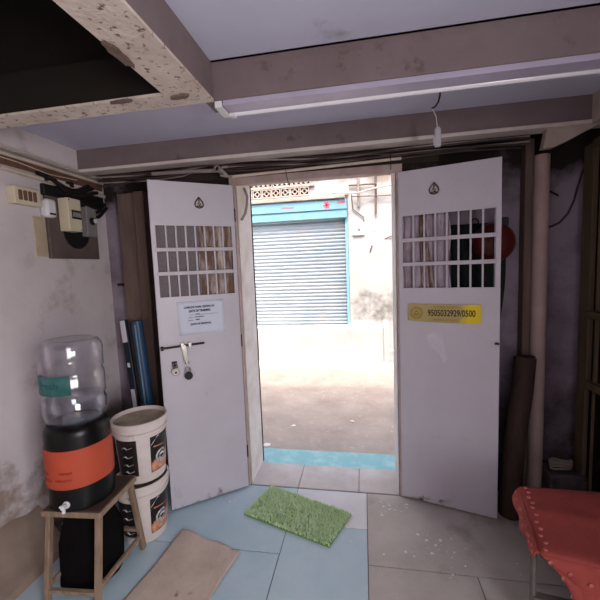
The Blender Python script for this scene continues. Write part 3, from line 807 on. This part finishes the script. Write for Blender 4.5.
# ------------------------------------------------------------------ electrics on the left wall
X0 = XL
q = MB(); q.box(X0-.003, X0+.022, -.385, -.002, 1.565, 1.93)
tag(q.build('meter_board', board_m, bevel=.003), 'brown wooden board carrying the fuse boxes on the left wall', 'board')
q = MB(); q.box(X0-.003, X0+.006, -.465, -.388, 1.575, 1.80)
tag(q.build('cream_batten', mat('faded_cream_wood', rgb(190,172,146), rgb(168,150,128), 8, .35, .7, .7), bevel=.002), 'cream strip of wood beside the brown meter board', 'wood strip')
t = thing('fuse_box', 'cream fuse box with window of switches on the brown board', 'fuse box', (X0+.0250, -.262, 1.727))
q = MB(); q.box(0, .068, -.050, .050, 0, .195); q.build('enclosure', cream_pl, t, bevel=.004)
q = MB(); q.box(.067, .070, -.026, .045, .074, .126); w_ = q.build('window', label_dk, t)
for k in range(3):
    q = MB(); q.box(.069, .078, -.021+.022*k, -.005+.022*k, .084, .114); q.build('breaker_switch', greybox_m, t, bevel=.002)
for y_, z_ in ((-.040, .183), (.040, .012)):
    q = MB(); q.tube([(.068,y_,z_),(.0705,y_,z_)], .004, 8); q.build('screw', dark_steel, t)
t = thing('meter_box', 'grey metal box with round knob beside the cream fuse box', 'meter box', (X0+.0215, -.102, 1.708))
q = MB(); q.box(0, .045, -.038, .048, 0, .195); q.build('enclosure', greybox_m, t, bevel=.004)
q = MB(); q.lathe([(0,.022),(.018,.022),(.022,.0),(.026,0)], 24, (.045, .008, .10), axis='x'); q.build('knob', black_m, t)
q = MB(); q.lathe([(0,.024),(.015,.024),(.015,.020)], 24, (.045, .008, .10), axis='x'); q.build('knob_cap', white_pl, t)
q = MB(); q.lathe([(0,.004),(.104,.004),(.108,.0)], 36, (X0+.0212, -.185, 1.735), axis='x')
tag(q.build('black_disc', black_m), 'round black plate behind the cream fuse box', 'plate')

t = thing('switch_board', 'small ivory switch board with brown switches high on the left wall', 'switch board', (X0, -.545, 1.845))
q = MB(); q.box(0, .050, -.055, .098, 0, .090); q.build('enclosure', cream_pl, t, bevel=.004)
for k in range(4):
    q = MB(); q.box(.049, .059, -.034+.028*k, -.017+.028*k, .020, .072); q.build('rocker_switch', red_strip, t, bevel=.003)
t = thing('plug_adapter', 'white plug-in device hanging beside the switch board', 'adapter', (X0, -.385, 1.797))
q = MB(); q.box(0.002, .058, -.034, .034, 0, .105); q.build('adapter_body', white_pl, t, bevel=.016)
q = MB(); q.box(.056, .060, -.02, .02, .014, .024); q.build('indicator', black_m, t)

# conduits along the left wall (each runs on its own)
def run(name, label, cat, pts, r, m, seg=10, clips=None):
    q = MB(); q.tube(pts, r, seg)
    if not clips:
        return tag(q.build(name, m), label, cat)
    t = thing(name, label, cat, pts[0])
    o = Vector(pts[0]); q.v = [v - o for v in q.v]
    q.build('tube', m, t)
    for y in clips:
        z = pts[0][2]
        c_ = MB(); c_.box(X0-pts[0][0], .012+r, y-.010-o.y, y+.010-o.y, z-r-.004-o.z, z+r+.004-o.z); c_.build('clip', black_m, t, bevel=.002)
    return t
run('conduit_pipe', 'thick ivory conduit, lowest of the pipes along the left wall', 'pipe', [(X0+.016, -3, 2.022), (X0+.016, -.6, 2.018), (X0+.016, .10, 2.004)], .013, conduit_m, 12, clips=(-.66, -.38, -.20))
run('conduit_pipe', 'ivory conduit running in the middle of the pipes on the left wall', 'pipe', [(X0+.013, -3, 2.098), (X0+.013, .1, 2.092)], .010, conduit_m, 12)
run('conduit_pipe', 'thin ivory conduit, topmost on the left wall under the ceiling', 'pipe', [(X0+.011, -3, 2.150), (X0+.011, .1, 2.128)], .006, conduit_m, 10)
run('conduit_pipe', 'thin grey conduit just under the topmost ivory one on the left wall', 'pipe', [(X0+.010, -3, 2.128), (X0+.010, .1, 2.110)], .006, grey_pipe, 10)
q = MB(); q.box(X0, X0+.008, -3, .1, 2.040, 2.088); tag(q.build('wiring_strip', red_strip), 'rust brown strip between the ivory conduits on the left wall', 'strip')
run('wire', 'thin pale wire sagging between the conduits on the left wall', 'wire', [(X0+.012, -1.2, 2.075), (X0+.025, -.55, 2.066), (X0+.025, -.35, 2.048), (X0+.03, -.15, 2.06)], .003, conduit_m, 6)
# black tangle of wires over the meter board
r = random.Random(21)
for k in range(8):
    y0, y1 = -.44+.04*k, -.06+.02*k
    pts = []
    for j in range(9):
        u = j/8; pts.append((X0+.034+.014*(k%3)+.004*math.sin(k+4*u), y0+(y1-y0)*u, 2.035 - .04*math.sin(PI*u)*(1+.3*k/6) - .018*k + .012*math.sin(7*u+k)))
    q = MB(); q.tube(pts, .0115, 8); tag(q.build('cable_tangle', black_m), 'one of the thick black cables tangled above the meter board', 'cable', 'black cables tangled above the meter board')
q = MB(); q.box(X0, X0+.028, -.40, .08, 1.925, 1.99); tag(q.build('trunking_box', black_m, bevel=.006), 'black trunking under the tangled cables above the meter board', 'trunking')
run('riser_wire', 'thin dark wire running down the wall in the left corner', 'wire', [(-.930, WY-.004, 2.0), (-.925, WY-.006, 1.5), (-.915, WY-.004, 1.0), (-.905, WY-.004, .4)], .0028, cable_m, 6)
q = MB(); q.box(-.985, -.935, WY-.014, WY, 1.372, 1.392); tag(q.build('wire_clip', black_m, bevel=.003), 'small black clip holding the thin wire in the left corner', 'clip')

# ------------------------------------------------------------------ cables and conduit over the door
run('door_conduit', 'straight pale conduit just above the door opening', 'pipe', [(-.04,-.035,2.030), (.4,-.035,2.037), (.985,-.035,2.050)], .0085, conduit_m, 10)
run('door_conduit', 'thin dark conduit running right from the pale one towards the drain pipe', 'pipe', [(.99,-.035,2.050), (1.30,-.03,2.062), (1.62,.0,2.06)], .006, cable_m, 8)
r = random.Random(33)
names = ['sagging dark cable above the doorway, highest of the bundle', 'sagging dark cable above the doorway, second from the top', 'wavy brown cable above the doorway, middle of the bundle', 'wavy dark cable above the doorway, second from the bottom', 'pale twisted cable above the doorway', 'dark cable above the doorway, lowest of the bundle']
for k, nm in enumerate(names):
    pts = []; z = 2.112 - .009*k; ph = r.random()*6
    for j in range(36):
        u = j/35; x = -.95 + 2.6*u
        pts.append((x, -.02 - .007*(k % 3), z + .010*math.sin(5.5*u*2+ph) + .006*math.sin(17*u+ph*2) - (.01*k if x < -.3 else 0)*.3))
    run('overhead_cable', nm, 'cable', pts, .0055 if k != 4 else .0045, grey_pipe if k in (4, 1) else cable_m, 7)
t = thing('pipe_end', 'grey pipe with open round end at the top left corner of the doorway', 'pipe', (-.092, -.088, 2.067))
q = MB(); q.lathe([(.010,-.05),(.018,-.05),(.020,.012),(.018,.018),(.013,.018),(.012,-.03)], 24, axis='y'); q.build('collar', grey_pipe, t)
q = MB(); q.lathe([(0,.002),(.013,.002)], 20, axis='y'); q.build('bore', black_m, t)
q = MB(); q.tube([(-.02,.03,0),(-.2,.03,.010),(-.45,.03,.016)], .012, 12); q.build('tail_pipe', grey_pipe, t)
q = MB(); q.bar((.015,.01,.0),(.055,.02,-.045), .018); q.bar((.02,.01,.01),(.06,.015,.012), .012); q.bar((.01,.01,-.035),(.08,.02,-.05), .012); q.build('bracket', grey_pipe, t, bevel=.002)
run('hanging_wire', 'short thin black wire hanging at the middle top of the doorway', 'wire', [(.315,-.04,2.055),(.322,-.045,2.0),(.335,-.04,1.945)], .0022, black_m, 6)
run('hanging_wire', 'short thin black wire hanging at the right top corner of the doorway', 'wire', [(.925,-.04,2.09),(.927,-.045,2.03),(.926,-.04,1.99)], .0026, black_m, 6)
run('grey_cord', 'bent grey cord at the upper left side of the doorway', 'cord', [(.005,.10,1.985),(.028,.085,1.93),(.030,.07,1.88),(.015,.07,1.82),(-.010,.06,1.775)], .0085, grey_pipe, 10)

# ------------------------------------------------------------------ lamp batten and hanging device
t = thing('tube_lamp', 'long white tube lamp under the cross beam', 'lamp', (.232, -.76, ZB))
q = MB(); q.box(0, 1.66, -.040, .030, -.020, .003); q.build('batten', batten_m, t, bevel=.002)
q = MB(); q.tube([(.012, .044, -.016), (1.65, .044, -.016)], .0125, 18); q.build('tube', tube_m, t)
for x in (.0, 1.64):
    q = MB(); q.box(x, x+.022, .029, .060, -.031, -.0005); q.build('tube_holder', white_pl, t, bevel=.002)
q = MB(); q.box(.198, .228, -.80, -.70, ZB-.024, ZB+.003); tag(q.build('lamp_bracket', white_pl, bevel=.002), 'white bracket between the hatch beam and the tube lamp', 'bracket')

t = thing('hanging_device', 'small translucent plastic gadget hanging on a string from a black ceiling hook', 'gadget', (1.124, -.322, 2.01))
q = MB(); q.tube([(.012,0,.250),(.012,0,.236),(.004,0,.205),(-.010,0,.186),(-.026,0,.180)], .0042, 8); q.build('hook', black_m, t)
q = MB(); q.tube([(-.024,0,.180),(-.006,.0,.14),(.0,0,.085)], .0020, 6); q.build('string', white_pl, t)
q = MB(); q.box(-.013,.015,-.009,.009,.0,.085); q.box(-.020,-.010,-.008,.008,.010,.045); q.box(-.008,.011,-.008,.008,.083,.092); q.build('gadget_body', mat('milky_plastic', rgb(214,212,220), None, rough=.3, trans=.35, ior=1.3), t, bevel=.004)

# ------------------------------------------------------------------ the street
q = MB()
def road_fn(u, v):
    x, y = -6 + 13*u, WT + 3.75*v
    z = -.125 + .012*math.sin(x*2.3+y)*math.sin(y*1.9) + .006*math.sin(x*7+y*5)
    return (x, y, z)
q.sheet(road_fn, 90, 40)
struct(q.build('floor_street', road_m, solid=.02), 'dusty unpaved street outside the doorway', 'street')
q = MB(); q.box(-.20, 1.15, WT, .505, -.22, -.004)
struct(q.build('trim_step', step_m, bevel=.006), 'blue painted step outside the sill', 'step')
OY = 3.80
q = MB(); q.box(-6, -2.4, OY, OY+.3, -.3, 6); q.box(.535, 7, OY, OY+.3, -.3, 6); q.box(-2.4, .535, OY, OY+.3, 2.56, 6); q.box(-2.4, .535, OY+.08, OY+.3, -.3, 2.6)
struct(q.build('wall_opposite', opp_m, smooth=False), 'whitewashed stained house wall across the street', 'wall')
q = MB(); q.box(-5, 1.06, 3.46, OY, -.3, .465); q.box(1.06, 1.14, 3.42, OY, -.3, .53); q.box(1.14, 5, 3.62, OY, -.3, .05)
q.prism([(3.44,-.14),(3.10,-.145),(3.10,-.11),(3.46,-.08)], -5, 1.10, 'yz')
struct(q.build('trim_plinth', plinth_m, bevel=.012), 'low white plastered wall below the shutter', 'low wall')

# rolling shutter
t = thing('rolling_shutter', 'closed pale blue rolling shutter across the street', 'shutter', (-.95, OY, .40)); t['kind'] = 'structure'
q = MB(); prof = []
nsl = 31; pitch = 1.86/nsl
for k in range(nsl):
    z = k*pitch
    prof += [(0.0, z), (-.016, z+.018), (-.016, z+pitch-.014), (0.0, z+pitch-.004)]
vs = []; fs = []
for i, (dy, z) in enumerate(prof):
    vs += [(-1.40, dy+.03, z), (1.44, dy+.03, z)]
    if i: fs.append((2*i-2, 2*i-1, 2*i+1, 2*i))
q.add(vs, fs); q.build('slat_curtain', shut_m, t, angle=20, solid=.002)
q = MB(); q.box(1.437, 1.482, -.035, .05, 0, 1.86); q.build('guide_rail', shutblue, t, bevel=.004)
q = MB(); q.box(-1.45, -1.40, -.035, .05, 0, 1.86); q.build('guide_rail', shutblue, t, bevel=.004)
q = MB(); q.box(-1.45, 1.475, -.075, .05, 1.83, 1.96); q.box(-1.45, 1.478, -.09, .05, 1.965, 2.125); q.build('hood', shutblue, t, bevel=.006)
q = MB()
for a in (0, 60, 120): 
    a = math.radians(a+15); dx, dz = .055*math.cos(a), .062*math.sin(a)
    q.bar((1.15-dx, -.093, 2.045-dz), (1.15+dx, -.093, 2.045+dz), .022, .006)
q.build('painted_star', pink_m, t)
q = MB(); r = random.Random(3)
for k in range(7): q.bar((1.33+.018*k, -.092, 2.055+.01*r.random()), (1.342+.018*k, -.092, 2.085+.01*r.random()), .012, .004)
for k in range(9): q.bar((.40+.024*k, -.092, 2.03), (.415+.024*k, -.092, 2.045+.012*r.random()), .010, .004)
q.build('painted_lettering', pink_m, t)
q = MB(); q.box(-2.5, .50, OY-.12, OY+.02, 2.535, 2.60)
struct(q.build('trim_ledge', jali_m, bevel=.01), 'concrete ledge above the shutter', 'ledge')
# lattice blocks above the ledge
def jali(cx, z0, sz, label):
    t = thing('lattice_block', label, 'lattice block', (cx, OY-.035, z0), 0, 'pierced concrete blocks above the shutter'); 
    q = MB(); h_ = sz/2
    q.box(-h_, h_, 0, .035, 0, .02); q.box(-h_, h_, 0, .035, sz-.02, sz); q.box(-h_, -h_+.014, 0, .035, .02, sz-.02); q.box(h_-.014, h_, 0, .035, .02, sz-.02)
    q.torus((0,.014,h_), .034, .011, 'y', 20, 6)
    for a in (0, 90, 180, 270):
        a = math.radians(a); q.bar((.036*math.cos(a), .014, h_+.036*math.sin(a)), (h_*math.cos(a), .014, h_+h_*math.sin(a)), .018, .022)
    q.build('lattice', jali_m, t)
    q = MB(); q.box(-h_+.01, h_-.01, .028, .034, .01, sz-.01); q.build('recess', hole_m, t)
for j, z in enumerate((2.63, 2.80)):
    for k in range(8):
        jali(-1.30 + .162*k + .03*j, z, .150, 'pierced concrete lattice block above the shutter in the %s row' % ('lower', 'upper')[j])
q = MB(); q.box(-2.5, 1.3, OY-.05, OY+.01, 2.955, 2.99); struct(q.build('trim_string', jali_m), 'concrete string course over the lattice blocks', 'ledge')
q = MB(); q.box(.02, .56, OY-.03, OY+.01, 2.60, 2.68); q.box(-2.5, .0, OY-.04, OY, 2.782, 2.798); struct(q.build('trim_band', jali_m), 'pale plaster bands beside the lattice blocks', 'band')
grey_out = mat('weathered_grey_pipe', rgb(170,158,148), rgb(140,128,118), 9, .35, .7, .7)
dark_out = mat('rusty_pipe', rgb(126,108,96), rgb(100,84,74), 9, .35, .7, .7)
run('wall_pipe', 'grey upright pipe right of the shutter hood, on the left', 'pipe', [(.715, OY-.03, 2.40), (.715, OY-.03, 3.1)], .022, grey_out, 10)
run('wall_pipe', 'dark upright pipe on the opposite wall, furthest right', 'pipe', [(.985, OY-.03, 2.26), (.99, OY-.03, 3.1)], .018, dark_out, 10)
run('wall_pipe', 'dark level pipe between the upright pipes on the opposite wall', 'pipe', [(.56, OY-.03, 2.74), (1.0, OY-.05, 2.73)], .014, dark_out, 10)
run('street_cable', 'pale cable crossing the opposite wall above the hood', 'cable', [(.30, OY-.22, 2.60), (.7, OY-.1, 2.60), (1.0, OY-.08, 2.66), (1.5, OY-.06, 2.73)], .012, conduit_m, 8)
run('street_cable', 'thin dark level cable across the opposite wall', 'cable', [(.6, OY-.05, 2.56), (1.0, OY-.05, 2.54), (1.6, OY-.05, 2.53)], .008, dark_out, 8)
run('street_cable', 'thin dark cable rising from the white box on the opposite wall', 'cable', [(.79, OY-.02, 2.145), (.795, OY-.02, 2.22), (.62, OY-.02, 2.36), (.60, OY-.02, 2.60)], .008, dark_out, 8)
t = thing('junction_box', 'square white box with a dark dot on the opposite wall', 'junction box', (.70, OY-.03, 1.935))
q = MB(); q.box(-.095, .095, 0, .03, 0, .20); q.build('cover', mat('weathered_white_box', rgb(226,216,210), rgb(206,196,190), 9, .35, .7, .6), t, bevel=.006)
q = MB(); q.lathe([(0,.008),(.016,.008),(.018,0)], 16, (.01,0,.09), axis='y'); q.build('socket', dark_out, t)
# crack and a hook on the wall
q = MB(); pts = [(.88,OY-.004,1.66),(.90,OY-.004,1.72),(.915,OY-.004,1.76)]; q.tube(pts, .013, 6); tag(q.build('rusty_hook', dark_out), 'short rusty hook sticking out of the opposite wall', 'hook')
run('street_cable', 'thin cable end poking from the right of the opposite wall', 'cable', [(1.10, OY+.01, 1.85), (1.2, OY-.02, 1.89), (1.34, OY-.03, 1.92)], .008, dark_out, 8)
# litter on the road
r = random.Random(8)
for k, (x, y, s_, lb) in enumerate(((.33,.95,.022,'pale scrap of litter on the road near the middle of the doorway'), (.80,.62,.03,'white scrap of litter beside the right end of the blue step'), (-.12,.75,.03,'pale scrap of litter left on the road behind the blue step'), (.05,1.15,.02,'small pale stone on the road left of the middle'), (.62,1.3,.018,'small pale stone on the road right of the middle'))):
    q = MB(); poly = [(s_*(.7+.5*r.random())*math.cos(2*PI*j/7)*1.4, s_*(.6+.5*r.random())*math.sin(2*PI*j/7)) for j in range(7)]
    q.prism(poly, 0, .012, 'xy'); tag(q.build('litter', chip_m, loc=(x, y, -.118)), lb, 'litter')

# ------------------------------------------------------------------ lights
sun = bpy.data.lights.new('sun', 'SUN'); sun.energy = .85; sun.angle = math.radians(2.0); sun.color = (1.0, .96, .90)
so = bpy.data.objects.new('sun', sun); COL.objects.link(so); so.rotation_euler = (math.radians(24.5), 0, math.radians(4)); so.location = (0, -3, 8)
wd = bpy.data.worlds.new('sky'); S.world = wd; wd.use_nodes = True
nt = wd.node_tree; bg = nt.nodes['Background']
sk = nt.nodes.new('ShaderNodeTexSky'); sk.sky_type = 'NISHITA'; sk.sun_disc = False; sk.sun_elevation = math.radians(65); sk.sun_rotation = math.radians(180); sk.dust_density = 5.0; sk.air_density = .7
nt.links.new(sk.outputs['Color'], bg.inputs['Color']); bg.inputs['Strength'].default_value = .28
# fill light added from the right rear, in an unseen opening made for it
la = bpy.data.lights.new('side_fill', 'AREA'); la.shape = 'RECTANGLE'; la.size = 1.4; la.size_y = 1.2; la.energy = 35; la.color = (1.0, .95, .94)
lo = bpy.data.objects.new('side_fill', la); COL.objects.link(lo); lo.location = (XR+.08, -3.1, 1.2); lo.rotation_euler = (math.radians(90), 0, math.radians(90))

# ------------------------------------------------------------------ camera
cam = bpy.data.cameras.new('camera'); co = bpy.data.objects.new('camera', cam); COL.objects.link(co)
yaw, pit, rol = 1.77231102e-01, 9.31952034e-02, -3.86472872e-02
fwd = Vector((-math.sin(yaw)*math.cos(pit), math.cos(yaw)*math.cos(pit), -math.sin(pit)))
rt = Vector((math.cos(yaw), math.sin(yaw), 0)); upv = rt.cross(fwd)
r2 = rt*math.cos(rol) + upv*math.sin(rol); u2 = -rt*math.sin(rol) + upv*math.cos(rol)
Mx = Matrix((r2, u2, -fwd)).transposed().to_4x4(); Mx.translation = (.757114, -2.186033, 1.461339)
co.matrix_world = Mx
cam.sensor_fit = 'HORIZONTAL'; cam.sensor_width = 36; cam.lens = 36*355.667/600; cam.clip_start = .02
S.camera = co
S.view_settings.view_transform = 'Standard'; S.view_settings.look = 'None'; S.view_settings.gamma = 1; S.view_settings.use_curve_mapping = False
S.view_settings.exposure = 1.45
